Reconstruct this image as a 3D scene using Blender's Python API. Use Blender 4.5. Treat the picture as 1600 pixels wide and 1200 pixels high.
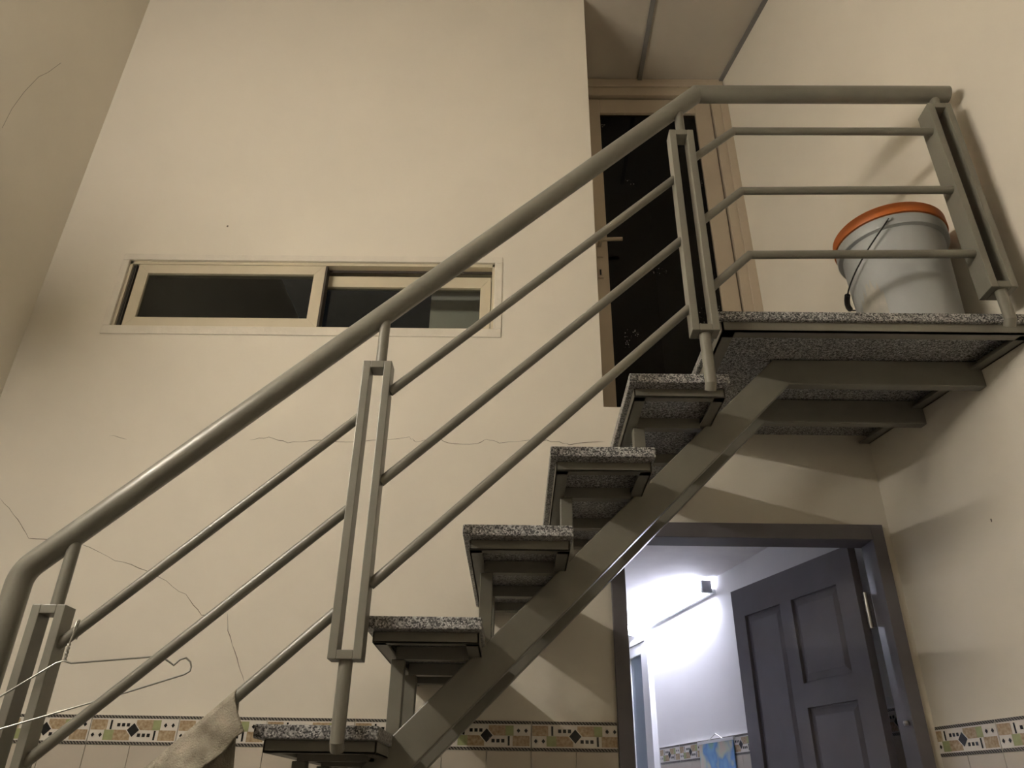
import bpy, bmesh, math, random
from mathutils import Vector, Matrix
random.seed(7)
for o in list(bpy.data.objects): bpy.data.objects.remove(o)
S = bpy.context.scene
COL = S.collection
H = 1.45                      # eye height: all coordinates below are relative to the eye, H lifts them off the floor

# ------------------------------------------------------------------ camera
def cam_axes(pitch, roll, yaw):
    a, r, y = map(math.radians, (pitch, roll, yaw))
    fw = Vector((math.sin(y)*math.cos(a), math.cos(y)*math.cos(a), math.sin(a)))
    rt = Vector((math.cos(y), -math.sin(y), 0)); up = rt.cross(fw)
    return rt*math.cos(r)+up*math.sin(r), -rt*math.sin(r)+up*math.cos(r), fw
rt, up, fw = cam_axes(28.866, 0.904, -0.578)
cam = bpy.data.cameras.new('camera'); co = bpy.data.objects.new('camera', cam); COL.objects.link(co)
cam.sensor_width = 36; cam.lens = 1207.1/1600*36; cam.clip_start = 0.02
m = Matrix((rt, up, -fw)).transposed().to_4x4(); m.translation = (0, 0, H); co.matrix_world = m
S.camera = co
# ------------------------------------------------------------------ world, exposure
w = bpy.data.worlds.new('night'); S.world = w; w.use_nodes = True
w.node_tree.nodes['Background'].inputs[0].default_value = (0.0012, 0.0013, 0.0014, 1)
w.node_tree.nodes['Background'].inputs[1].default_value = 1
S.view_settings.view_transform = 'Standard'; S.view_settings.look = 'None'
S.view_settings.gamma = 1; S.view_settings.use_curve_mapping = False
S.view_settings.exposure = 2.15
MAIN_TUBE = (59, (1.0, 0.925, 0.80))       # strength, colour of the tube on the left wall of the stair hall
LOWER_TUBE = (22, (0.78, 0.82, 1.0))     # the cool tube in the room under the landing

# ------------------------------------------------------------------ materials
def mat(name, col, rough=0.6, metal=0, spec=0.4, vary=0.0, vscale=8, bump=0.0, bscale=60, emit=None, col2=None):
    m = bpy.data.materials.new(name); m.use_nodes = True; nt = m.node_tree; b = nt.nodes['Principled BSDF']
    b.inputs['Base Color'].default_value = (*col, 1); b.inputs['Roughness'].default_value = rough
    b.inputs['Metallic'].default_value = metal; b.inputs['Specular IOR Level'].default_value = spec
    tc = nt.nodes.new('ShaderNodeTexCoord')
    if vary or col2:
        n = nt.nodes.new('ShaderNodeTexNoise'); n.inputs['Scale'].default_value = vscale; n.inputs['Detail'].default_value = 5
        nt.links.new(tc.outputs['Object'], n.inputs['Vector'])
        r = nt.nodes.new('ShaderNodeValToRGB'); r.color_ramp.elements[0].position = .3; r.color_ramp.elements[1].position = .7
        c2 = col2 or tuple(c*(1-vary) for c in col)
        r.color_ramp.elements[0].color = (*c2, 1); r.color_ramp.elements[1].color = (*col, 1)
        nt.links.new(n.outputs['Fac'], r.inputs['Fac']); nt.links.new(r.outputs['Color'], b.inputs['Base Color'])
    if bump:
        n2 = nt.nodes.new('ShaderNodeTexNoise'); n2.inputs['Scale'].default_value = bscale; n2.inputs['Detail'].default_value = 4
        nt.links.new(tc.outputs['Object'], n2.inputs['Vector'])
        bp = nt.nodes.new('ShaderNodeBump'); bp.inputs['Strength'].default_value = bump; bp.inputs['Distance'].default_value = .004
        nt.links.new(n2.outputs['Fac'], bp.inputs['Height']); nt.links.new(bp.outputs['Normal'], b.inputs['Normal'])
    if emit:
        b.inputs['Emission Color'].default_value = (*emit[1], 1); b.inputs['Emission Strength'].default_value = emit[0]
    return m

def granite():
    m = mat('granite', (.3, .3, .29), .35, spec=.5); nt = m.node_tree; b = nt.nodes['Principled BSDF']
    tc = nt.nodes.new('ShaderNodeTexCoord')
    v = nt.nodes.new('ShaderNodeTexVoronoi'); v.inputs['Scale'].default_value = 330
    n = nt.nodes.new('ShaderNodeTexNoise'); n.inputs['Scale'].default_value = 120; n.inputs['Detail'].default_value = 6
    nt.links.new(tc.outputs['Object'], v.inputs['Vector']); nt.links.new(tc.outputs['Object'], n.inputs['Vector'])
    sp = nt.nodes.new('ShaderNodeSeparateColor'); nt.links.new(v.outputs['Color'], sp.inputs['Color'])
    mx = nt.nodes.new('ShaderNodeMath'); mx.operation = 'ADD'
    nt.links.new(sp.outputs['Red'], mx.inputs[0]); nt.links.new(n.outputs['Fac'], mx.inputs[1])
    d = nt.nodes.new('ShaderNodeMath'); d.operation = 'MULTIPLY'; d.inputs[1].default_value = .5; nt.links.new(mx.outputs[0], d.inputs[0])
    r = nt.nodes.new('ShaderNodeValToRGB'); e = r.color_ramp.elements
    e[0].position = .25; e[0].color = (.025, .026, .03, 1); e[1].position = .80; e[1].color = (.68, .69, .69, 1)
    for p, c in ((.38, (.095, .097, .10)), (.5, (.25, .245, .245)), (.64, (.43, .425, .43))):
        x = e.new(p); x.color = (*c, 1)
    nt.links.new(d.outputs[0], r.inputs['Fac']); nt.links.new(r.outputs['Color'], b.inputs['Base Color'])
    return m

def glass(name, tint, specks=False):
    m = bpy.data.materials.new(name); m.use_nodes = True; nt = m.node_tree; nt.nodes.clear()
    out = nt.nodes.new('ShaderNodeOutputMaterial'); mix = nt.nodes.new('ShaderNodeMixShader'); fr = nt.nodes.new('ShaderNodeFresnel')
    t = nt.nodes.new('ShaderNodeBsdfTransparent'); g = nt.nodes.new('ShaderNodeBsdfGlossy')
    t.inputs['Color'].default_value = (*tint, 1); g.inputs['Roughness'].default_value = .03; fr.inputs['IOR'].default_value = 1.33
    nt.links.new(fr.outputs[0], mix.inputs[0]); nt.links.new(t.outputs[0], mix.inputs[1]); nt.links.new(g.outputs[0], mix.inputs[2])
    last = mix
    if specks:        # dried paint spatter on the pane
        tc = nt.nodes.new('ShaderNodeTexCoord'); v = nt.nodes.new('ShaderNodeTexVoronoi'); v.inputs['Scale'].default_value = 85
        n = nt.nodes.new('ShaderNodeTexNoise'); n.inputs['Scale'].default_value = 4
        nt.links.new(tc.outputs['Object'], v.inputs['Vector']); nt.links.new(tc.outputs['Object'], n.inputs['Vector'])
        a = nt.nodes.new('ShaderNodeMath'); a.operation = 'LESS_THAN'; a.inputs[1].default_value = .2; nt.links.new(v.outputs['Distance'], a.inputs[0])
        c = nt.nodes.new('ShaderNodeMath'); c.operation = 'GREATER_THAN'; c.inputs[1].default_value = .62; nt.links.new(n.outputs['Fac'], c.inputs[0])
        k = nt.nodes.new('ShaderNodeMath'); k.operation = 'MULTIPLY'; nt.links.new(a.outputs[0], k.inputs[0]); nt.links.new(c.outputs[0], k.inputs[1])
        df = nt.nodes.new('ShaderNodeBsdfDiffuse'); df.inputs['Color'].default_value = (.35, .33, .3, 1)
        m2 = nt.nodes.new('ShaderNodeMixShader'); nt.links.new(k.outputs[0], m2.inputs[0]); nt.links.new(mix.outputs[0], m2.inputs[1]); nt.links.new(df.outputs[0], m2.inputs[2]); last = m2
    nt.links.new(last.outputs[0], out.inputs['Surface']); return m

def rope():
    m = mat('rope_listel', (.05, .045, .04), .35, spec=.5); nt = m.node_tree; b = nt.nodes['Principled BSDF']
    tc = nt.nodes.new('ShaderNodeTexCoord'); wv = nt.nodes.new('ShaderNodeTexWave'); wv.wave_type = 'BANDS'; wv.bands_direction = 'DIAGONAL'
    wv.inputs['Scale'].default_value = 70; nt.links.new(tc.outputs['Object'], wv.inputs['Vector'])
    r = nt.nodes.new('ShaderNodeValToRGB'); r.color_ramp.elements[0].color = (.025, .022, .02, 1); r.color_ramp.elements[1].color = (.3, .27, .23, 1)
    r.color_ramp.elements[0].position = .45; r.color_ramp.elements[1].position = .95
    nt.links.new(wv.outputs['Fac'], r.inputs['Fac']); nt.links.new(r.outputs['Color'], b.inputs['Base Color']); return m

M = dict(
    wall=mat('cream_wall_paint', (.80, .75, .655), .75, spec=.2, vary=.05, vscale=2.2, bump=.12, bscale=35),
    plaster=mat('window_plaster_band', (.78, .73, .64), .7, spec=.2, vary=.1, vscale=14, bump=.3, bscale=50),
    white=mat('white_lower_room_paint', (.84, .83, .83), .75, spec=.2, vary=.05, vscale=3, bump=.1, bscale=35),
    peel=mat('peeling_ceiling_paint', (.88, .86, .85), .8, spec=.2, col2=(.70, .67, .68), vscale=3.4, bump=.9, bscale=6),
    paint=mat('grey_metal_paint', (.215, .205, .172), .36, spec=.55, vary=.12, vscale=12, bump=.08, bscale=90),
    granite=granite(),
    panel=mat('ceiling_panel_board', (.50, .455, .39), .8, spec=.2, vary=.06, vscale=4),
    tbar=mat('ceiling_bar', (.20, .19, .18), .5),
    ivory=mat('ivory_powder_coat', (.66, .59, .45), .4, spec=.5, vary=.06, vscale=5),
    beige=mat('beige_door_coat', (.52, .44, .34), .45, spec=.45, vary=.08, vscale=6),
    track=mat('dark_track_gasket', (.06, .05, .04), .6),
    glass=glass('window_glass', (.80, .82, .80)),
    dglass=glass('door_glass', (.2, .2, .2), True),
    wood=mat('dark_brown_door_paint', (.165, .155, .175), .45, spec=.45, vary=.12, vscale=9, bump=.1, bscale=40),
    steel=mat('steel', (.55, .54, .52), .3, metal=.9),
    wire=mat('galvanised_wire', (.5, .49, .46), .32, metal=.85),
    black=mat('black_plastic', (.012, .012, .013), .45),
    tile=mat('cream_wall_tile', (.60, .54, .46), .22, spec=.5, vary=.06, vscale=6),
    grout=mat('grout', (.66, .62, .56), .9),
    tcream=mat('border_cream', (.76, .72, .66), .22, spec=.5),
    ttan=mat('border_tan_scroll', (.56, .45, .31), .25, spec=.5, col2=(.33, .22, .12), vscale=130),
    tgreen=mat('border_green', (.40, .43, .22), .25, spec=.5, vary=.2, vscale=60),
    tdark=mat('border_black', (.015, .015, .017), .2, spec=.5),
    rope=rope(),
    bucket=mat('pale_grey_bucket_plastic', (.46, .48, .49), .45, spec=.45, vary=.1, vscale=6),
    lid=mat('orange_lid_plastic', (.62, .17, .035), .45, spec=.4, vary=.1, vscale=8),
    paper=mat('torn_paper_label', (.55, .53, .48), .85, col2=(.42, .41, .38), vscale=34),
    towel=mat('grey_beige_towel', (.52, .47, .385), .95, spec=.1, col2=(.27, .245, .195), vscale=26, bump=1.0, bscale=330),
    crack=mat('crack_shadow', (.16, .13, .10), .9),
    floor=mat('floor_tile', (.11, .10, .09), .4, vary=.1, vscale=3),
    lampbody=mat('lamp_body_white', (.7, .7, .7), .4),
    cap=mat('lamp_socket_grey', (.28, .29, .31), .5),
    aluwhite=mat('white_aluminium', (.80, .80, .80), .35, spec=.5),
    frost=mat('blue_grey_pane', (.22, .27, .33), .12, spec=.6),
    bulb=mat('main_tube_glow', (1, 1, 1), .5, emit=MAIN_TUBE),
    tube2=mat('lower_tube_glow', (1, 1, 1), .5, emit=LOWER_TUBE),
    paleslab=mat('added_slab_pale', (.62, .60, .55), .9),  # even tone of the slab added behind the right window pane
)
def picture_mat():
    m = mat('printed_picture', (.2, .4, .7), .4); nt = m.node_tree; b = nt.nodes['Principled BSDF']
    tc = nt.nodes.new('ShaderNodeTexCoord'); n = nt.nodes.new('ShaderNodeTexNoise'); n.inputs['Scale'].default_value = 11; n.inputs['Detail'].default_value = 1.5
    nt.links.new(tc.outputs['Object'], n.inputs['Vector']); r = nt.nodes.new('ShaderNodeValToRGB'); e = r.color_ramp.elements
    e[0].position = .3; e[0].color = (.30, .55, .50, 1); e[1].position = .70; e[1].color = (.75, .62, .55, 1)
    for p, c in ((.40, (.25, .52, .80)), (.50, (.16, .36, .72)), (.59, (.62, .68, .58))): x = e.new(p); x.color = (*c, 1)
    nt.links.new(n.outputs['Fac'], r.inputs['Fac']); nt.links.new(r.outputs['Color'], b.inputs['Base Color']); return m
M['picture'] = picture_mat()

# ------------------------------------------------------------------ mesh helpers (coordinates relative to the eye)
class MB:
    def __init__(s): s.v = []; s.f = []; s.mi = []; s.sm = []
    def add(s, vs, fs, mi=0, smooth=False):
        o = len(s.v); s.v += [tuple(v) for v in vs]
        for f in fs: s.f.append([i+o for i in f]); s.mi.append(mi); s.sm.append(smooth)
        return s
    def box(s, x0, x1, y0, y1, z0, z1, mi=0):
        return s.add([(x, y, z) for z in (z0, z1) for y in (y0, y1) for x in (x0, x1)],
                     [(0, 2, 3, 1), (4, 5, 7, 6), (0, 1, 5, 4), (2, 6, 7, 3), (0, 4, 6, 2), (1, 3, 7, 5)], mi)
    def prism(s, pts, axis, a, b, mi=0):         # polygon pts in the two other axes, extruded along axis
        def P(p, t): return {'y': (p[0], t, p[1]), 'x': (t, p[0], p[1]), 'z': (p[0], p[1], t)}[axis]
        n = len(pts); vs = [P(p, a) for p in pts]+[P(p, b) for p in pts]
        return s.add(vs, [list(range(n)), list(range(2*n-1, n-1, -1))]+[(i, i+n, (i+1) % n+n, (i+1) % n) for i in range(n)], mi)
    def tube(s, pts, r, n=16, mi=0, closed=False, caps=True):
        pts = [Vector(p) for p in pts]; rings = []; N = len(pts); prev = None
        for i, p in enumerate(pts):
            a = pts[i-1] if i or closed else None; c = pts[(i+1) % N] if i < N-1 or closed else None
            d1 = (p-a).normalized() if a is not None else None; d2 = (c-p).normalized() if c is not None else None
            t = ((d1 or d2)+(d2 or d1)).normalized()
            if prev is None:
                u = t.orthogonal().normalized()
            else:
                u = (prev-t*prev.dot(t)).normalized()
            prev = u; v = t.cross(u)
            k = 1/max(.4, t.dot(d1 or d2)); bend = None
            ring = []
            bd = (d2-d1) if d1 is not None and d2 is not None and (d2-d1).length > 1e-4 else None
            for j in range(n):
                q = (u*math.cos(2*math.pi*j/n)+v*math.sin(2*math.pi*j/n))
                if bd is not None:
                    bn = bd.normalized(); q = q+bn*q.dot(bn)*(k-1)
                rr = r[i] if isinstance(r, (list, tuple)) else r
                ring.append(p+q*rr)
            rings.append(ring)
        vs = [q for ring in rings for q in ring]; fs = []
        for i in range(N if closed else N-1):
            for j in range(n):
                a, b2 = i*n, ((i+1) % N)*n
                fs.append((a+j, a+(j+1) % n, b2+(j+1) % n, b2+j))
        sharp = [i for i in range(1, N-1) if not closed and (pts[i]-pts[i-1]).angle(pts[i+1]-pts[i]) > .35]
        o = len(s.v); s.add(vs, fs, mi, True)
        for i in sharp:                      # mitred joint: split the shading
            o2 = len(s.v); s.v += [tuple(q) for q in rings[i]]
            for f in s.f:
                if o+i*n <= min(f) and max(f) < o+(i+2)*n: f[:] = [v+o2-(o+i*n) if v < o+(i+1)*n else v for v in f]
        if caps and not closed:
            s.add(rings[0], [list(range(n))[::-1]], mi); s.add(rings[-1], [list(range(n))], mi)
        return s
    def lathe(s, prof, cx, cy, n=48, mi=0):
        o0, f0 = len(s.v), len(s.f)
        vs = [(cx+r*math.cos(2*math.pi*j/n), cy+r*math.sin(2*math.pi*j/n), z) for r, z in prof for j in range(n)]
        fs = [(i*n+j, i*n+(j+1) % n, (i+1)*n+(j+1) % n, (i+1)*n+j) for i in range(len(prof)-1) for j in range(n)]
        s.add(vs, fs, mi, True)
        for i in range(1, len(prof)-1):          # crisp steps: split the shading where the profile turns sharply
            d1 = Vector((prof[i][0]-prof[i-1][0], prof[i][1]-prof[i-1][1])); d2 = Vector((prof[i+1][0]-prof[i][0], prof[i+1][1]-prof[i][1]))
            if d1.length > 1e-6 and d2.length > 1e-6 and d1.angle(d2) > .6:
                a0 = len(s.v)-0; base = o0+i*n; s.v += s.v[base:base+n]
                for f in s.f[f0+i*n:f0+(i+1)*n]: f[:] = [v-base+a0 if base <= v < base+n else v for v in f]
        return s
    def rot(s, ang, cx, cy):
        c, q = math.cos(ang), math.sin(ang)
        s.v = [(cx+(x-cx)*c-(y-cy)*q, cy+(x-cx)*q+(y-cy)*c, z) for x, y, z in s.v]; return s
    def build(s, name, mats, parent=None, bevel=0, origin=None, fix=True):
        lo = [min(v[i] for v in s.v) for i in range(3)]; hi = [max(v[i] for v in s.v) for i in range(3)]
        c = origin or ((lo[0]+hi[0])/2, (lo[1]+hi[1])/2, lo[2])
        me = bpy.data.meshes.new(name)
        me.from_pydata([(v[0]-c[0], v[1]-c[1], v[2]-c[2]) for v in s.v], [], s.f)
        for p, mi, sm in zip(me.polygons, s.mi, s.sm): p.material_index = mi; p.use_smooth = sm
        for x in (mats if isinstance(mats, (list, tuple)) else [mats]): me.materials.append(M[x])
        if fix:
            bm = bmesh.new(); bm.from_mesh(me); bmesh.ops.recalc_face_normals(bm, faces=bm.faces); bm.to_mesh(me); bm.free()
        o = bpy.data.objects.new(name, me); COL.objects.link(o)
        place(o, (c[0], c[1], c[2]+H), parent)
        if bevel:
            b = o.modifiers.new('bevel', 'BEVEL'); b.width = bevel; b.segments = 2; b.limit_method = 'ANGLE'; b.angle_limit = math.radians(50)
        return o
def wpos(o):
    p = Vector(o.location); q = o.parent
    while q: p += Vector(q.location); q = q.parent
    return p
def place(o, loc, parent):
    if parent is not None:
        o.parent = parent; o.location = Vector(loc)-wpos(parent)
    else: o.location = loc
def tag(o, label, cat=None, kind=None, group=None):
    if label: o['label'] = label
    if cat: o['category'] = cat
    if kind: o['kind'] = kind
    if group: o['group'] = group
    return o
def empty(name, x, y, z, label, cat, kind=None):
    o = bpy.data.objects.new(name, None); COL.objects.link(o); o.location = (x, y, z+H); o.empty_display_size = .1
    return tag(o, label, cat, kind)

# ------------------------------------------------------------------ room measures
B = 2.389; F = 1.686; XL = -1.817; ZC = 3.47; ZF = -H
K = 0.2244
def XW(y): return 1.1878+K*(B-y)          # the right wall runs at a slight angle
XO = .295; ZS = 1.23                       # door recess: left edge, sill height
WX0, WX1, WZ0, WZ1 = -1.512, -.097, 1.545, 1.848
DX0, DX1, DZ = .300, 1.155, .805          # lower doorway
BT = 2.505
wall_back = None
def wallpart(mb, x0, x1, z0, z1):
    mb.box(x0, x1, B, BT, z0, z1)
mb = MB()
wallpart(mb, XL-.02, WX0, ZF, ZC+.05); wallpart(mb, WX0, WX1, ZF, WZ0); wallpart(mb, WX0, WX1, WZ1, ZC+.05)
wallpart(mb, WX1, XO, ZF, ZC+.05); mb.box(XO, DX0, B, BT, ZF, DZ)
mb.prism([(XO, B), (XW(B)+.01, B), (XW(BT)+.01, BT), (XO, BT)], 'z', DZ, ZS)
mb.prism([(DX1, B), (XW(B)+.01, B), (XW(BT)+.01, BT), (DX1, BT)], 'z', ZF, DZ)
wall_back = tag(mb.build('wall_back', 'wall'), 'cream painted back wall behind the stairs with window opening', 'wall', 'structure')
# right wall: continues past the back wall into the recess and into the room below
mb = MB(); mb.prism([(XW(-2.6), -2.6), (XW(6.0), 6.0), (XW(6.0)+.12, 6.0), (XW(-2.6)+.12, -2.6)], 'z', ZF, ZC+.05)
wall_right = tag(mb.build('wall_right', 'wall'), 'cream painted side wall right of the landing', 'wall', 'structure')
tag(MB().box(XL-.12, XL, -2.6, 6.0, ZF, ZC+.05).build('wall_left', 'wall'), 'cream painted side wall at the left edge', 'wall', 'structure')
tag(MB().box(XL-.12, XW(-2.6)+.12, -2.72, -2.6, ZF, ZC+.05).build('wall_front', 'wall'), None, None, 'structure')
tag(MB().box(XL-.12, XW(-2.6)+.12, -2.72, 6.1, ZF-.1, ZF).build('floor', 'floor'), None, None, 'structure')
# ceiling with boards and bars over the recess
ceil = tag(MB().box(XL-.12, XW(-2.6)+.12, -2.72, B+.0, ZC+.012, ZC+.1).build('ceiling', 'panel'), 'suspended ceiling of dull boards above the landing door', 'ceiling', 'structure')
YD = 2.912
TB = .634
MB().prism([(XO-.3, B-.25), (TB, B-.25), (TB, YD), (XO-.3, YD)], 'z', ZC, ZC+.01).build('ceiling_panel', 'panel', ceil)
MB().prism([(TB, B-.25), (XW(B-.25), B-.25), (XW(YD), YD), (TB, YD)], 'z', ZC, ZC+.01).build('ceiling_panel', 'panel', ceil)
MB().box(TB-.011, TB+.011, B-.25, YD, ZC-.012, ZC).build('ceiling_bar', 'tbar', ceil)
MB().prism([(XW(B-.25)-.02, B-.25), (XW(B-.25), B-.25), (XW(YD), YD), (XW(YD)-.02, YD)], 'z', ZC-.014, ZC).build('edge_bar', 'tbar', ceil)
MB().box(XO-.02, XW(YD), YD-.016, YD, ZC-.012, ZC).build('edge_bar', 'tbar', ceil)
MB().box(XO-.022, XO-.001, B-.25, B-.003, ZC-.012, ZC).build('edge_bar', 'tbar', ceil)
# recess shell behind the back wall
tag(MB().prism([(XO-.1, BT), (XW(BT), BT), (XW(3.1), 3.1), (XO-.1, 3.1)], 'z', ZS-.2, ZS).build('floor_recess', 'granite'), None, None, 'structure')
mb = MB(); mb.box(XO-.14, XO-.0, BT, 3.1, ZS, ZC+.01); tag(mb.build('wall_recess', 'wall'), None, None, 'structure')
mb = MB(); mb.box(XO-.14, .33-.05, YD+.0, YD+.1, ZS, ZC+.01); tag(mb.build('wall_recess_back', 'wall'), None, None, 'structure')
# room below the landing
tag(MB().prism([(-.9, BT), (XW(BT), BT), (XW(5.9), 5.9), (-.9, 5.9)], 'z', .955, 1.0).build('ceiling_lower', 'peel'), 'peeling white ceiling of the lit room behind the dark door', 'ceiling', 'structure')
tag(MB().prism([(-.9, BT), (XW(BT), BT), (XW(5.8), 5.8), (-.9, 5.8)], 'z', ZF, ZF+.02).build('floor_lower', 'tile'), None, None, 'structure')
tag(MB().box(-1.0, -.9, BT, 5.9, ZF, .955).build('wall_lower_left', 'white'), None, None, 'structure')
tag(MB().box(-1.0, XW(5.9), 5.8, 5.9, ZF, .955).build('wall_lower_far', 'white'), None, None, 'structure')
# smooth white skim on the right wall inside the lower room
mb = MB(); mb.prism([(XW(BT)-.004, BT), (XW(5.8)-.004, 5.8), (XW(5.8)-.0005, 5.8), (XW(BT)-.0005, BT)], 'z', ZF, .955)
mb.build('lower_skim', 'white', wall_right)

# ------------------------------------------------------------------ wall tiles
TW = .25; ZB0, ZB1 = .1445, .2215
def border_mesh():
    h = ZB1-ZB0; r = .0085; y0 = -.006; y1 = -.0064; y2 = -.0067; g = .0012
    mb = MB(); mb.box(g, TW-g, y0, 0, 0, h, 0)
    def q(a, b, lo, hi, mi, y=y1): mb.add([(a*TW, y, lo), (b*TW, y, lo), (b*TW, y, hi), (a*TW, y, hi)], [(0, 1, 2, 3)], mi)
    def dia(cx, cz, rx, rz, mi, y=y2): mb.add([((cx)*TW-rx, y, cz), ((cx)*TW, y, cz-rz), ((cx)*TW+rx, y, cz), ((cx)*TW, y, cz+rz)], [(0, 1, 2, 3)], mi)
    A, Bm, C = r+.0035, h/2, h-r-.0035
    q(.005, .995, .0005, r, 4); q(.005, .995, h-r, h-.0005, 4)
    q(.01, .19, Bm, C, 1); q(.225, .247, Bm+.001, C-.001, 3); q(.52, .71, Bm, C, 1); q(.71, .80, Bm, C, 2)
    q(.17, .28, A, Bm, 2); q(.28, .47, A, Bm, 1); q(.735, .757, A+.001, Bm-.001, 3); q(.79, .98, A, Bm, 1)
    for k in range(3):
        cx = .32+.055*k; q(cx-.018, cx+.018, (Bm+C)/2-.0045, (Bm+C)/2+.0045, 3)
        cx = .57+.055*k; q(cx-.018, cx+.018, (A+Bm)/2-.0045, (A+Bm)/2+.0045, 3)
    for cx in (.855, .94): dia(cx, (Bm+C)/2, .0052, .0062, 3)
    for cx in (.05, .135): dia(cx, (A+Bm)/2, .0052, .0062, 3)
    dia(.495, Bm, .0205, .0215, 0, y1-.0001); dia(.495, Bm, .0172, .0182, 3)
    me = bpy.data.meshes.new('border_tile'); me.from_pydata(mb.v, [], mb.f)
    for p, mi in zip(me.polygons, mb.mi): p.material_index = mi
    for x in ('tcream', 'ttan', 'tgreen', 'tdark', 'rope'): me.materials.append(M[x])
    return me
def tile_mesh(wd, ht):
    mb = MB(); g = .0009; mb.box(g, wd-g, -.006, 0, g, ht-g)
    me = bpy.data.meshes.new('wall_tile'); me.from_pydata(mb.v, [], mb.f); me.materials.append(M['tile'])
    return me
BM_, TM = border_mesh(), tile_mesh(TW/2, .25)
def cut(me, lo, hi):
    me = me.copy(); bm = bmesh.new(); bm.from_mesh(me)
    for x, n in ((lo, -1), (hi, 1)):
        if x is not None:
            bmesh.ops.bisect_plane(bm, geom=bm.verts[:]+bm.edges[:]+bm.faces[:], plane_co=(x, 0, 0), plane_no=(n, 0, 0), clear_outer=True)
    bm.to_mesh(me); bm.free(); return me
def put(me, name, x, y, z, ang, parent, lo=None, hi=None):
    if lo is not None or hi is not None: me = cut(me, lo, hi)
    o = bpy.data.objects.new(name, me); COL.objects.link(o); o.rotation_euler = (0, 0, ang)
    place(o, (x, y, z+H), parent)
def tile_run(n0, n1, px, py, ang, zoff, parent, lo=None, hi=None, rows=2, doborder=True):
    # tiles k=n0..n1-1 start at px,py + k*TW along the wall; lo / hi clip in metres along the run
    dx, dy = math.cos(ang), math.sin(ang)
    for k in range(n0, n1):
        for me, nm, wd, zz in [(BM_, 'border_tile', TW, ZB0+zoff)]+[(TM, 'wall_tile', TW/2, ZB0+zoff-.25*(r+1)) for r in range(rows)]:
            for j in range(1 if wd == TW else 2):
                a = k*TW+j*wd; L = lo-a if lo is not None and a < lo else None; Hh = hi-a if hi is not None and a+wd > hi else None
                if (L is not None and L > wd-.004) or (Hh is not None and Hh < .004): continue
                put(me, nm, px+dx*a, py+dy*a, zz, ang, parent, L, Hh)
J0 = .046                                  # a joint of the border on the back wall
tile_run(-8, 1, J0, B, 0, 0, wall_back, lo=XL-J0+.002, hi=DX0-J0-.012)
AR = math.atan2(-1, K)                     # along the right wall, towards the viewer
LR = math.hypot(1, K)
yS = 2.284+.125*.976
tile_run(0, 8, XW(yS), yS, AR, 0, wall_right, lo=(yS-B)*LR+.008)
yL = 4.35
tile_run(0, 8, XW(yL)-.004, yL, AR, .066, wall_right, hi=(yL-BT)*LR-.02)
# plain tiled field below the two built rows
MB().box(XL, DX0-.012, B-.006, B, ZF, ZB0-.5).build('tile_field', 'tile', wall_back)

# nail holes
for (x, y, z, par) in ((-1.167, B-.0006, 2.02, wall_back), (XW(2.0)-.0006, 2.0, .70, wall_right)):
    vs = [(x+.004*math.cos(a)*(1 if par is wall_back else 0), y+(0 if par is wall_back else .004*math.cos(a)), z+.005*math.sin(a)) for a in [k*math.pi/4 for k in range(8)]]
    MB().add(vs, [list(range(8))]).build('nail_hole', 'crack', par)
# thin cracks in the plaster
def crack(pts, parent, wd=.0022):
    pts2 = []
    for (a, b) in zip(pts, pts[1:]):
        for t in (0, .25, .5, .75):
            pts2.append((a[0]+(b[0]-a[0])*t, a[1]+(b[1]-a[1])*t+random.uniform(-.003, .003)))
    pts2.append(pts[-1]); mb = MB(); vs = []; n = len(pts2)
    for i, (x, z) in enumerate(pts2):
        a = pts2[max(0, i-1)]; c = pts2[min(n-1, i+1)]; d = Vector((c[0]-a[0], c[1]-a[1])).normalized()
        ww = wd*random.uniform(.35, 1)*.5*(1 if 0 < i < n-1 else .2)
        vs += [(x-d[1]*ww, B-.0008, z+d[0]*ww), (x+d[1]*ww, B-.0008, z-d[0]*ww)]
    mb.add(vs, [(2*i, 2*i+1, 2*i+3, 2*i+2) for i in range(n-1)]); mb.build('crack', 'crack', parent)
crack([(-.913, 1.09), (-.849, 1.1), (-.781, 1.082), (-.70, 1.09), (-.542, 1.085), (-.37, 1.104), (-.347, 1.09), (-.282, 1.105), (-.238, 1.086), (-.14, 1.083), (-.108, 1.102), (-.064, 1.089), (.066, 1.1), (.127, 1.096), (.174, 1.087), (.294, 1.098)], wall_back)
crack([(-1.693, .871), (-1.61, .80), (-1.556, .739), (-1.458, .734), (-1.354, .712), (-1.262, .67), (-1.153, .637), (-1.108, .618), (-1.016, .564), (-.955, .507), (-.924, .496)], wall_back)
crack([(-.877, .508), (-.866, .461), (-.824, .379), (-.789, .312)], wall_back)
crack([(-1.395, 1.1), (-1.33, 1.085)], wall_back, .0014)

lw = bpy.data.objects['wall_left']; cp = [(1.929, 2.063), (1.932, 2.162), (1.95, 2.272), (1.98, 2.387), (2.011, 2.45), (2.049, 2.552)]
mb = MB(); vs = []
for y, z in cp: vs += [(XL+.0008, y-.0007, z), (XL+.0008, y+.0007, z)]
mb.add(vs, [(2*i, 2*i+1, 2*i+3, 2*i+2) for i in range(len(cp)-1)]); mb.build('crack', 'crack', lw)

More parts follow.
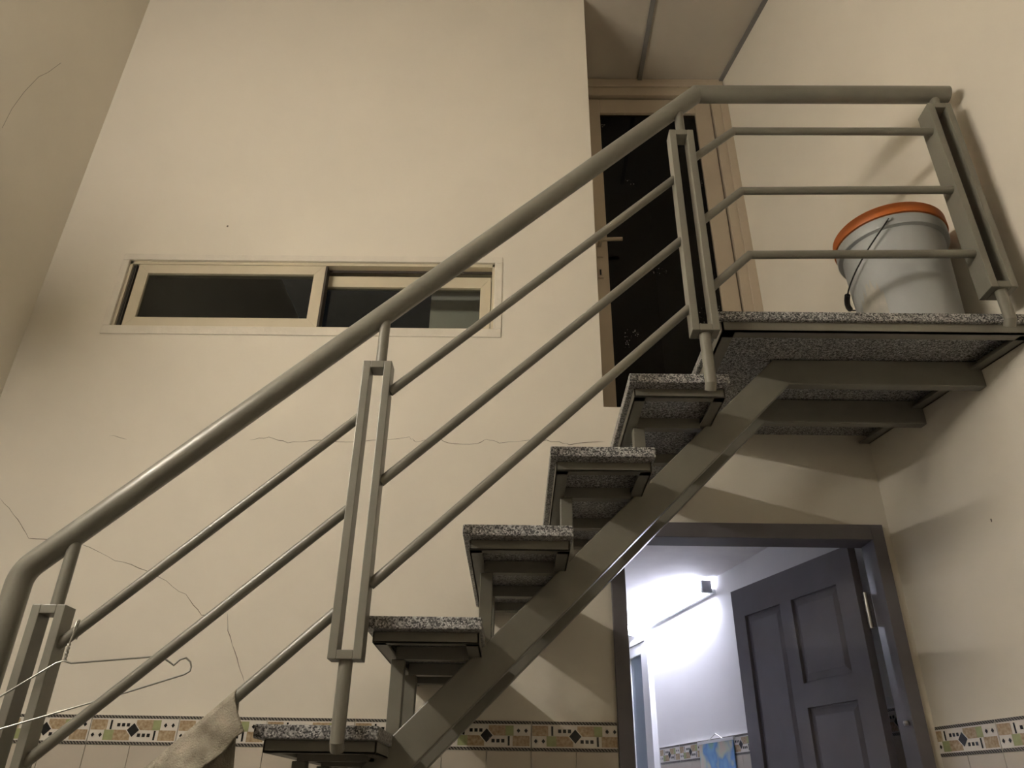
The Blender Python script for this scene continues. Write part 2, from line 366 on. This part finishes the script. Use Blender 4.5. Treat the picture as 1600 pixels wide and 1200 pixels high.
# ------------------------------------------------------------------ window
win = empty('window_1', (WX0+WX1)/2, B, WZ0, 'long low ivory sliding window high on the back wall', 'window', 'structure')
mb = MB()
for a in ((WX0-.028, WX1+.03, WZ1, WZ1+.028), (WX0-.028, WX1+.03, WZ0-.036, WZ0), (WX0-.028, WX0, WZ0, WZ1), (WX1, WX1+.03, WZ0, WZ1)):
    mb.box(a[0], a[1], B-.004, B, a[2], a[3])
mb.build('plaster_band', 'plaster', win, bevel=.002)
mb = MB(); y0, y1 = B+.008, B+.085
mb.box(WX0, WX1, y0, y1, WZ1-.012, WZ1); mb.box(WX0, WX1, y0, y1, WZ0, WZ0+.008)
mb.box(WX0, WX0+.010, y0, y1, WZ0, WZ1); mb.box(WX1-.010, WX1, y0, y1, WZ0, WZ1)
mb.build('frame', 'ivory', win)
mb = MB()
mb.box(WX0+.010, WX0+.016, y0+.01, y1, WZ0, WZ1-.012); mb.box(WX0+.022, WX0+.026, y0+.004, y1, WZ0, WZ1-.012)
mb.box(-.75, WX1-.01, y0+.03, y0+.034, WZ1-.022, WZ1-.012)
mb.build('track', 'track', win)
def sash(x0, x1, z0, z1, ya, yb, st, sb, tp, name):
    mb = MB()
    for pts in ([(x0, z0), (x1, z0), (x1-st, z0+sb), (x0+st, z0+sb)], [(x0, z1), (x0+st, z1-tp), (x1-st, z1-tp), (x1, z1)],
                [(x0, z0), (x0+st, z0+sb), (x0+st, z1-tp), (x0, z1)], [(x1, z0), (x1, z1), (x1-st, z1-tp), (x1-st, z0+sb)]):
        mb.prism(pts, 'y', ya, yb)
    s = mb.build(name, 'ivory', win, bevel=.0012)
    ym = (ya+yb)/2
    MB().box(x0+st-.004, x1-st+.004, ym-.002, ym+.002, z0+sb-.004, z1-tp+.004).build('pane', 'glass', s)
    return s
sash(-1.478, -.752, WZ0+.004, WZ1-.006, B+.012, B+.036, .042, .044, .046, 'sash')
sash(-.79, -.112, WZ0+.004, WZ1-.034, B+.046, B+.07, .04, .022, .05, 'sash')
MB().box(-.752, -.744, B+.012, B+.046, WZ0+.004, WZ1-.006).build('meeting_strip', 'track', win)
# pale slab added behind the right sash to give its pane a lighter area
tag(MB().box(-.365, .2, 2.62, 2.72, 1.1, 2.3).build('added_slab', 'paleslab'), None, None, 'structure')

# ------------------------------------------------------------------ upper glazed door
d1 = empty('door_1', .66, YD, ZS, 'beige framed door with dark glass at the head of the stairs', 'door', 'structure')
mb = MB(); y0, y1 = YD-.05, YD+.05
mb.box(.28, .33, y0, y1, ZS, ZC); mb.box(1.004, XW(YD-.05)-.002, y0, y1, ZS, ZC); mb.box(.33, 1.004, y0, y1, 3.345, ZC)
mb.build('door_frame', 'beige', d1, bevel=.003)
mb = MB(); mb.box(.28, 1.075, y0-.012, y0, 3.40, 3.43); mb.box(1.045, XW(y0-.02)-.001, y0-.012, y0, ZS, 3.40); mb.build('moulding', 'beige', d1, bevel=.003)
mb = MB(); z0, z1 = ZS+.01, 3.332; a, b = YD-.03, YD+.01
mb.box(.335, .412, a, b, z0, z1); mb.box(.915, .998, a, b, z0, z1); mb.box(.412, .915, a, b, z1-.10, z1); mb.box(.412, .915, a, b, z0, z0+.10)
leaf = mb.build('leaf', 'beige', d1, bevel=.002)
MB().box(.408, .919, YD-.014, YD-.008, z0+.096, z1-.096).build('pane', 'dglass', leaf)
mb = MB(); mb.box(.36, .385, a-.006, a, 2.27, 2.37); mb.box(.36, .384, a-.005, a, 2.15, 2.21)
mb.tube([(.372, a, 2.333), (.372, a-.045, 2.333), (.39, a-.055, 2.333), (.475, a-.055, 2.337)], .009, 10)
mb.build('handle', 'beige', leaf)
MB().box(.368, .376, a-.0075, a-.0055, 2.165, 2.195).build('keyhole', 'black', leaf)
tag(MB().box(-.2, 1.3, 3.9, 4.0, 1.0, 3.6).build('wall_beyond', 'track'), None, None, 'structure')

# ------------------------------------------------------------------ lower dark panelled door
d2 = empty('door_2', .72, B, ZF, 'dark brown panelled wooden door standing open under the landing', 'door', 'structure')
mb = MB(); y0, y1 = B-.012, 2.472
mb.box(.291, .335, y0, y1, ZF, .813); mb.box(1.124, 1.163, y0, y1, ZF, .813); mb.box(.335, 1.124, y0, y1, .764, .813)
mb.build('door_frame', 'wood', d2, bevel=.002)
HX, HY = 1.082, 2.480; ddx, ddy = -.225/.6737, .635/.6737; LANG = math.atan2(ddy, ddx)
# leaf built along +x from the hinge with the seen face at y=0 (front is +y after turning), then turned about the hinge
def leafify(mb): return mb.rot(LANG, HX, HY)
LW, LT = .674, .776; TH = .030
cols = [(.083, .320), (.384, .600)]
mb = MB(); zb = ZF+.02
def lb(x0, x1, z0, z1, ya=0, yb=-TH): mb.box(HX+x0, HX+x1, HY+min(ya, yb), HY+max(ya, yb), z0, z1)
rails = {0: [(.388, .668), (-.50, .312), (-1.30, -.58)], 1: [(-.50, .668), (-1.30, -.58)]}
lb(0, .083, zb, LT); lb(.320, .384, zb, LT); lb(.600, LW, zb, LT)
for c, (x0, x1) in enumerate(cols):
    zs = rails[c]; edges = [LT]+[v for (p0, p1) in zs for v in (p1, p0)]+[zb]
    for i in range(0, len(edges), 2): lb(x0, x1, edges[i+1], edges[i])
    for (p0, p1) in zs: lb(x0, x1, p0, p1, -.011, -.019)
leaf2 = leafify(mb).build('leaf', 'wood', d2)
for c, (x0, x1) in enumerate(cols):
    for (p0, p1) in rails[c]:
        for side in (1, -1):
            f0 = -.011 if side > 0 else -.019; f1 = -.003 if side > 0 else -.027
            mb = MB(); g, e = .006, .028
            o = [(x0+g, p0+g), (x1-g, p0+g), (x1-g, p1-g), (x0+g, p1-g)]; q = [(x0+e, p0+e), (x1-e, p0+e), (x1-e, p1-e), (x0+e, p1-e)]
            vs = [(HX+x, HY+f0, z) for x, z in o]+[(HX+x, HY+f1, z) for x, z in q]
            mb.add(vs, [(0, 1, 5, 4), (1, 2, 6, 5), (2, 3, 7, 6), (3, 0, 4, 7), (4, 5, 6, 7), (3, 2, 1, 0)])
            leafify(mb).build('panel', 'wood', leaf2)
for zc in (.565, -.35, -1.15):
    mb = MB(); mb.tube([(1.106, 2.474, zc-.055), (1.106, 2.474, zc+.055)], .007, 12)
    for t in (-.033, 0, .033): mb.tube([(1.106, 2.474, zc+t-.002), (1.106, 2.474, zc+t+.002)], .0082, 12)
    hg_ = mb.build('hinge', 'steel', d2)
    MB().box(1.106, 1.123, 2.470, 2.473, zc-.05, zc+.05).build('hinge_plate', 'wood', hg_)
MB().lathe([(.0, .225), (.007, .226), (.009, .232), (.007, .238), (0, .239)], 1.116, 2.40, 12).build('bolt_knob', 'steel', d2)

# ------------------------------------------------------------------ lower room fittings on its right wall
wd = Vector((K, -1, 0)).normalized(); wn = Vector((-1, -K, 0)).normalized()
def WP(y, off, z): return Vector((XW(y), y, 0))+wn*off+Vector((0, 0, z))
def wallbox(mb, ya, yb, o0, o1, z0, z1, mi=0):
    P = [WP(ya, o0, 0), WP(yb, o0, 0), WP(yb, o1, 0), WP(ya, o1, 0)]
    return mb.prism([(p.x, p.y) for p in P], 'z', z0, z1, mi)
d3 = empty('door_3', XW(4.6), 4.6, ZF, 'white aluminium door with blue grey glass in the lit room', 'door', 'structure')
mb = MB(); wallbox(mb, 4.372, 4.40, .004, .035, ZF, .853); wallbox(mb, 5.12, 5.148, .004, .035, ZF, .853); wallbox(mb, 4.40, 5.12, .004, .035, .825, .853)
mb.build('door_frame', 'aluwhite', d3, bevel=.002)
mb = MB(); wallbox(mb, 4.403, 4.475, .008, .030, ZF+.02, .823); wallbox(mb, 4.655, 4.72, .008, .030, ZF+.02, .823); wallbox(mb, 5.05, 5.117, .008, .03, ZF+.02, .823)
wallbox(mb, 4.475, 5.05, .008, .03, .765, .823); wallbox(mb, 4.475, 5.05, .008, .03, ZF+.02, ZF+.15)
l3 = mb.build('leaf', 'aluwhite', d3, bevel=.002)
mb = MB(); wallbox(mb, 4.47, 5.055, .012, .018, ZF+.14, .77); mb.build('pane', 'frost', l3)

lamp = empty('tube_lamp', XW(4.05), 4.05, .90, 'glowing white tube lamp on the wall of the lower room', 'lamp')
ya, yb, zt = 3.58, 4.62, .917
mb = MB(); wallbox(mb, ya, yb, .004, .022, zt-.03, zt-.012); mb.build('batten', 'lampbody', lamp)
mb = MB(); mb.tube([WP(ya+.02, .05, zt+.008), WP(yb-.02, .05, zt+.008)], .014, 16); mb.build('tube', 'tube2', lamp)
for yy in (ya, yb-.022):
    mb = MB(); wallbox(mb, yy, yy+.022, .02, .068, zt-.03, zt+.026); mb.build('socket', 'cap', lamp, bevel=.003)

pic = empty('hanging_picture', XW(3.71), 3.71, -.2, 'blue and cream printed picture hung on the tiles in the lower room', 'picture')
mb = MB(); wallbox(mb, 3.55, 3.875, .014, .018, -.2, .278); mb.build('print', 'picture', pic)
mb = MB(); wallbox(mb, 3.54, 3.885, .012, .021, .270, .282); mb.build('top_rail', 'aluwhite', pic)
mb = MB(); mb.tube([WP(3.78, .017, .28), WP(3.71, .014, .305), WP(3.64, .017, .28)], .0018, 6); mb.build('hanging_wire', 'wire', pic)

# main lamp on the left wall, out of the picture: a bare tube on two sockets, running along the wall
TY0, TY1, TZ = -.12, 1.08, 1.57
lamp2 = empty('tube_lamp', XL, (TY0+TY1)/2, TZ-.03, 'long warm white tube lamp on the left wall outside the view', 'lamp')
MB().box(XL, XL+.018, TY0-.02, TY1+.02, TZ-.012, TZ+.012).build('batten', 'lampbody', lamp2)
MB().tube([(XL+.095, TY0, TZ), (XL+.095, TY1, TZ)], .014, 16).build('tube', 'bulb', lamp2)
for yy in (TY0-.02, TY1): MB().box(XL+.01, XL+.112, yy, yy+.02, TZ-.018, TZ+.018).build('socket', 'lampbody', lamp2)

# ------------------------------------------------------------------ staircase
st = empty('staircase', 0, 2.0, ZF, 'grey steel staircase with speckled granite treads and landing', 'staircase')
YS1, YS2, SW = 1.885, 2.125, .03           # front and rear stringer
TR = [(-.523, .144), (-.323, .360), (-.123, .566), (.077, .762), (.277, .965)]
low = [(-.523-.2*k, .144-.2*k) for k in (1, 2, 3)]
GT = .026
def strtop(x): return .415+.995*x
bot = -.80
sx0 = (bot-.415)/.995
for ys in (YS1, YS2):
    xe = XW(ys)
    pts = [(sx0, bot), (.719, 1.128), (xe, 1.128), (xe, 1.048), (.752, 1.048), (sx0+.112, bot)]
    MB().prism(pts, 'y', ys, ys+SW).build('stringer', 'paint', st, bevel=.003)
def tread(x0, z, posts):
    x1 = x0+.25; zu = z-GT
    t = MB().box(x0, x1, F, B, zu, z).build('tread', 'granite', st, bevel=.003)
    mb = MB(); i = .014; a, b = x0+i, x1-.006; hgt = .024; th = .005; y0 = F+.034; y1 = B-.004
    mb.box(a, b, y0, y0+th, zu-hgt, zu); mb.box(a, b, y0, y0+hgt, zu-hgt, zu-hgt+th)           # front angle
    mb.box(a, a+th, y0, y1, zu-hgt, zu); mb.box(a, a+hgt+.006, y0, y1, zu-hgt, zu-hgt+th)        # side angles
    mb.box(b-th, b, y0, y1, zu-hgt, zu); mb.box(b-hgt-.006, b, y0, y1, zu-hgt, zu-hgt+th)
    mb.box(a, b, y1-.06, y1-.03, zu-hgt, zu)
    mb.build('tread_frame', 'paint', t, bevel=.0012)
    for yy in (YS1, YS2): MB().box(a+.03, b-.03, yy, yy+.026, zu-.03, zu-.001).build('cross_bar', 'paint', t)
    for (pa, pb) in posts:
        for yy in (YS1, YS2):
            MB().prism([(pa, strtop(pa)-.02), (pb, strtop(pb)-.02), (pb, zu-.03), (pa, zu-.03)], 'y', yy+.001, yy+.033).build('post', 'paint', t, bevel=.002)
for i, (x, z) in enumerate(TR): tread(x, z, [(x+.033, x+.064)])
for x, z in low: tread(x, z, [(x+.033, x+.064)])
# foot platform out of sight, carrying the lower end
pl = MB().box(-1.78, -1.08, F, B, -.70, -.66).build('foot_platform', 'granite', st, bevel=.003)
for x in (-1.72, -1.2):
    for y in (F+.05, B-.09): MB().box(x, x+.04, y, y+.04, ZF, -.70).build('leg', 'paint', pl)
# landing
LX, LZ = .518, 1.156
yf = F; x_r = XW(yf)-.002
lm = MB().prism([(LX, F), (XW(F)-.001, F), (XW(B)-.001, B), (LX, B)], 'z', LZ-GT, LZ).build('landing', 'granite', st, bevel=.003)
zu = LZ-GT; mb = MB()
mb.box(LX+.012, XW(F+.02)-.001, F+.012, F+.017, zu-.03, zu); mb.box(LX+.012, XW(F+.05)-.001, F+.012, F+.042, zu-.03, zu-.025)
mb.box(LX+.012, LX+.017, F+.012, B-.002, zu-.03, zu); mb.box(LX+.012, LX+.045, F+.012, B-.002, zu-.03, zu-.025)
mb.prism([(XW(F+.02)-.035, F+.02), (XW(F+.02)-.001, F+.02), (XW(B)-.001, B-.002), (XW(B)-.035, B-.002)], 'z', zu-.03, zu-.025)
mb.prism([(XW(F+.02)-.006, F+.02), (XW(F+.02)-.001, F+.02), (XW(B)-.001, B-.002), (XW(B)-.006, B-.002)], 'z', zu-.03, zu)
mb.build('landing_frame', 'paint', lm)

# ------------------------------------------------------------------ railing
YP = 1.655
rl = empty('stair_railing', 0, YP, -.46, 'grey painted pipe railing along the stairs and landing', 'railing')
R_ = .0268
def arc(a, c, b, rad, n=8):                # rounded corner a-c-b
    a, c, b = Vector(a), Vector(c), Vector(b); d1 = (a-c).normalized(); d2 = (b-c).normalized(); half = d1.angle(d2)/2
    t = rad/math.tan(half); p, q = c+d1*t, c+d2*t; ctr = c+(d1+d2).normalized()*(rad/math.sin(half)); out = []
    for i in range(n+1):
        f = i/n; v = (p-ctr).lerp(q-ctr, f).normalized()*rad; out.append(ctr+v)
    return out
hr = [(-1.068, YP, -.455)]+arc((-1.068, YP, -.455), (-1.068, YP, .436), (.536, YP, 1.938), .065)+[(.536, YP, 1.938), (1.308, YP, 1.944)]
MB().tube(hr, R_, 24).build('handrail', 'paint', rl)
posts = [(-.976, -.337, .363, -.40, .50), (-.347, .262, .962, .112, 1.09), (.470, 1.062, 1.763, .922, 1.86), (1.257, 1.205, 1.884, 1.118, 1.94)]
for (xc, z0, z1, zf, zr) in posts:
    hw, tw, dp = .035, .0185, .022; mb = MB(); db = .042 if xc > 1 else dp
    mb.box(xc-hw, xc-hw+tw, YP-dp, YP+db, z0, z1); mb.box(xc+hw-tw, xc+hw, YP-dp, YP+db, z0, z1)
    mb.box(xc-hw+tw, xc+hw-tw, YP-dp, YP+db, z1-tw, z1); mb.box(xc-hw+tw, xc+hw-tw, YP-dp, YP+db, z0, z0+tw)
    fr = mb.build('post_frame', 'paint', rl, bevel=.0015)
    MB().tube([(xc+.004, YP, z1-.002), (xc+.004, YP, zr)], .0135, 16).build('rod', 'paint', fr)
    lowp = [(xc, YP, z0+.002), (xc, YP+.0, zf+.0)]
    MB().tube(lowp+[(xc, YP+.012, zf-.014)], .0145, 16).build('rod', 'paint', fr)
bars = [[(-.945, .285), (-.380, .817)], [(-.945, .066), (-.380, .587)], [(-.945, -.178), (-.380, .360)],
        [(-.314, .886), (.437, 1.587)], [(-.314, .652), (.437, 1.364)], [(-.314, .417), (.437, 1.141)],
        [(.503, 1.670), (.632, 1.781), (1.224, 1.786)], [(.503, 1.434), (.626, 1.545), (1.224, 1.556)], [(.503, 1.207), (.617, 1.317), (1.224, 1.328)]]
for bpts in bars:
    MB().tube([(x, YP, z) for x, z in bpts], .0116, 14).build('bar', 'paint', rl)

# ------------------------------------------------------------------ bucket on the landing
bx, by = 1.128, 1.862; zb = LZ; q = 1.0
bk = empty('paint_bucket', bx, by, zb, 'pale grey plastic bucket with an orange lid on the landing', 'bucket')
def prof(p): return [(a*q, zb+b) for a, b in p]
MB().lathe(prof([(0, 0), (.126, 0), (.129, .004), (.1425, .322), (.1425, .327), (.1545, .329), (.156, .332), (.156, .362), (.150, .364), (.150, .384), (0, .384)]), bx, by, 64).build('body', 'bucket', bk)
MB().lathe(prof([(.151, .366), (.159, .366), (.1605, .370), (.1595, .398), (.155, .403), (.137, .403), (.134, .396), (0, .396)]), bx, by, 64).build('lid', 'lid', bk)
ea = math.atan2(-.82, -.40)
ez = zb+.346
def cyl(a, r, z): return (bx+r*q*math.cos(a), by+r*q*math.sin(a), z)
for s_ in (0, math.pi): MB().tube([cyl(ea+s_, .155, ez), cyl(ea+s_, .163, ez)], .007, 10).build('ear', 'bucket', bk)
bail = []
for i in range(25):
    t = i/24*math.pi; rr = .162-.008*math.sin(t)
    bail.append(cyl(ea-t, rr, ez-.150*math.sin(t)**.9))
bl = MB().tube(bail, .0022, 8).build('bail_wire', 'black', bk)
MB().tube(bail[10:15], .0082, 12).build('grip', 'black', bl)
mb = MB(); vs = []; n = 14
for i in range(n+1):
    a = ea-.45-.62*i/n; top = .185-.10*abs(i/n-.45)-.02*math.sin(i*2.3)
    for k in range(4):
        z = .004+(top-.004)*k/3
        vs.append((*cyl(a, .1294+z*.0425+.0006, 0)[:2], zb+z))
mb.add(vs, [(i*4+j, i*4+j+1, i*4+j+5, i*4+j+4) for i in range(n) for j in range(3)], 0, True)
mb.build('paper_label', 'paper', bk)

# ------------------------------------------------------------------ wire coat hanger on the top bar
hg = empty('wire_hanger', -.915, 1.655, .10, 'bare metal wire clothes hanger hooked on the railing beside the corner post', 'hanger')
ch, sh = math.cos(math.radians(15)), math.sin(math.radians(15))
def hp(dx, z): return (-.915+dx, 1.637+dx*math.tan(math.radians(18)), z)
hook = [(-.921, 1.672, .300), (-.921, 1.676, .312), (-.920, 1.670, .330), (-.917, 1.657, .336), (-.913, 1.643, .331), (-.911, 1.637, .318), (-.910, 1.636, .302), (-.912, 1.636, .288), (-.913, 1.637, .275), (-.914, 1.637, .262)]
MB().tube(hook, .0020, 8).build('hook', 'wire', hg)
mb = MB()
for ph in (0, math.pi):
    mb.tube([(-.913+.0024*math.cos(ph+i*.9), 1.637+.0024*math.sin(ph+i*.9), .285-.0022*i) for i in range(17)], .0015, 6)
mb.build('twisted_neck', 'wire', hg)
loop = [hp(0, .252), hp(.014, .248), hp(.156, .270), hp(.178, .268), hp(.198, .256), hp(.208, .268), hp(.218, .272), hp(.228, .264), hp(.231, .255), hp(.230, .246), hp(.221, .239), hp(.120, .197), hp(-.085, .117),
        hp(-.225, .055), hp(-.236, .052), hp(-.240, .060), hp(-.236, .070), hp(-.222, .072), hp(-.205, .062), hp(-.19, .066), hp(-.10, .169), hp(-.012, .246)]
MB().tube(loop, .0019, 8, closed=True).build('shoulder_wire', 'wire', hg)

# ------------------------------------------------------------------ towel draped over the lowest bar
def barc(s): return Vector((-.5575-.7242*s, YP, .187-.6896*s))   # centre of the lowest bar, s metres below the towel's top edge
NS, NT = 56, 64; vs = []
for i in range(NS+1):
    s = .40*i/NS; c = barc(s)
    # front fall: short at the top edge, longer further down the bar; its free edge leans to the right
    for j in range(NT+1):
        t = j/NT                                    # 0 front hem ... 1 back hem
        if t < .45:
            f = 1-t/.45; g = max(0, s-.09); L = .064+.55*g
            x = c.x+f*(.034+.12*g); y = YP-.0158-.010*math.sin(f*1.6)-.007*math.sin(s*48+f*3)*f-.004*math.sin(s*130+f*5)*f-.012*math.exp(-((s-.115)/.012)**2)*f
            z = c.z+.002-L*f+.004*math.sin(s*70)*f
            if f < .12: z += .007*(1-f/.12)
        elif t < .55:
            f = (t-.45)/.1; a = math.pi*(1-f); r = .0150
            x = c.x; y = YP+math.cos(a)*r; z = c.z+math.sin(a)*r+.003
        else:
            f = (t-.55)/.45; L = .26+.1*s
            x = c.x+f*.022; y = YP+.0155+.004*math.sin(f*2)+.004*math.sin(s*40+f*2)*f; z = c.z+.002-L*f
            if f < .12: z += .004*(1-f/.12)
        vs.append((x, y, z))
W_ = NT+1
mb = MB(); mb.add(vs, [(i*W_+j, i*W_+j+1, (i+1)*W_+j+1, (i+1)*W_+j) for i in range(NS) for j in range(NT)], 0, True)
tw = mb.build('towel', 'towel')
so = tw.modifiers.new('thickness', 'SOLIDIFY'); so.thickness = .003; so.offset = 0
tag(tw, 'rumpled grey beige towel draped over the lowest railing bar', 'towel')
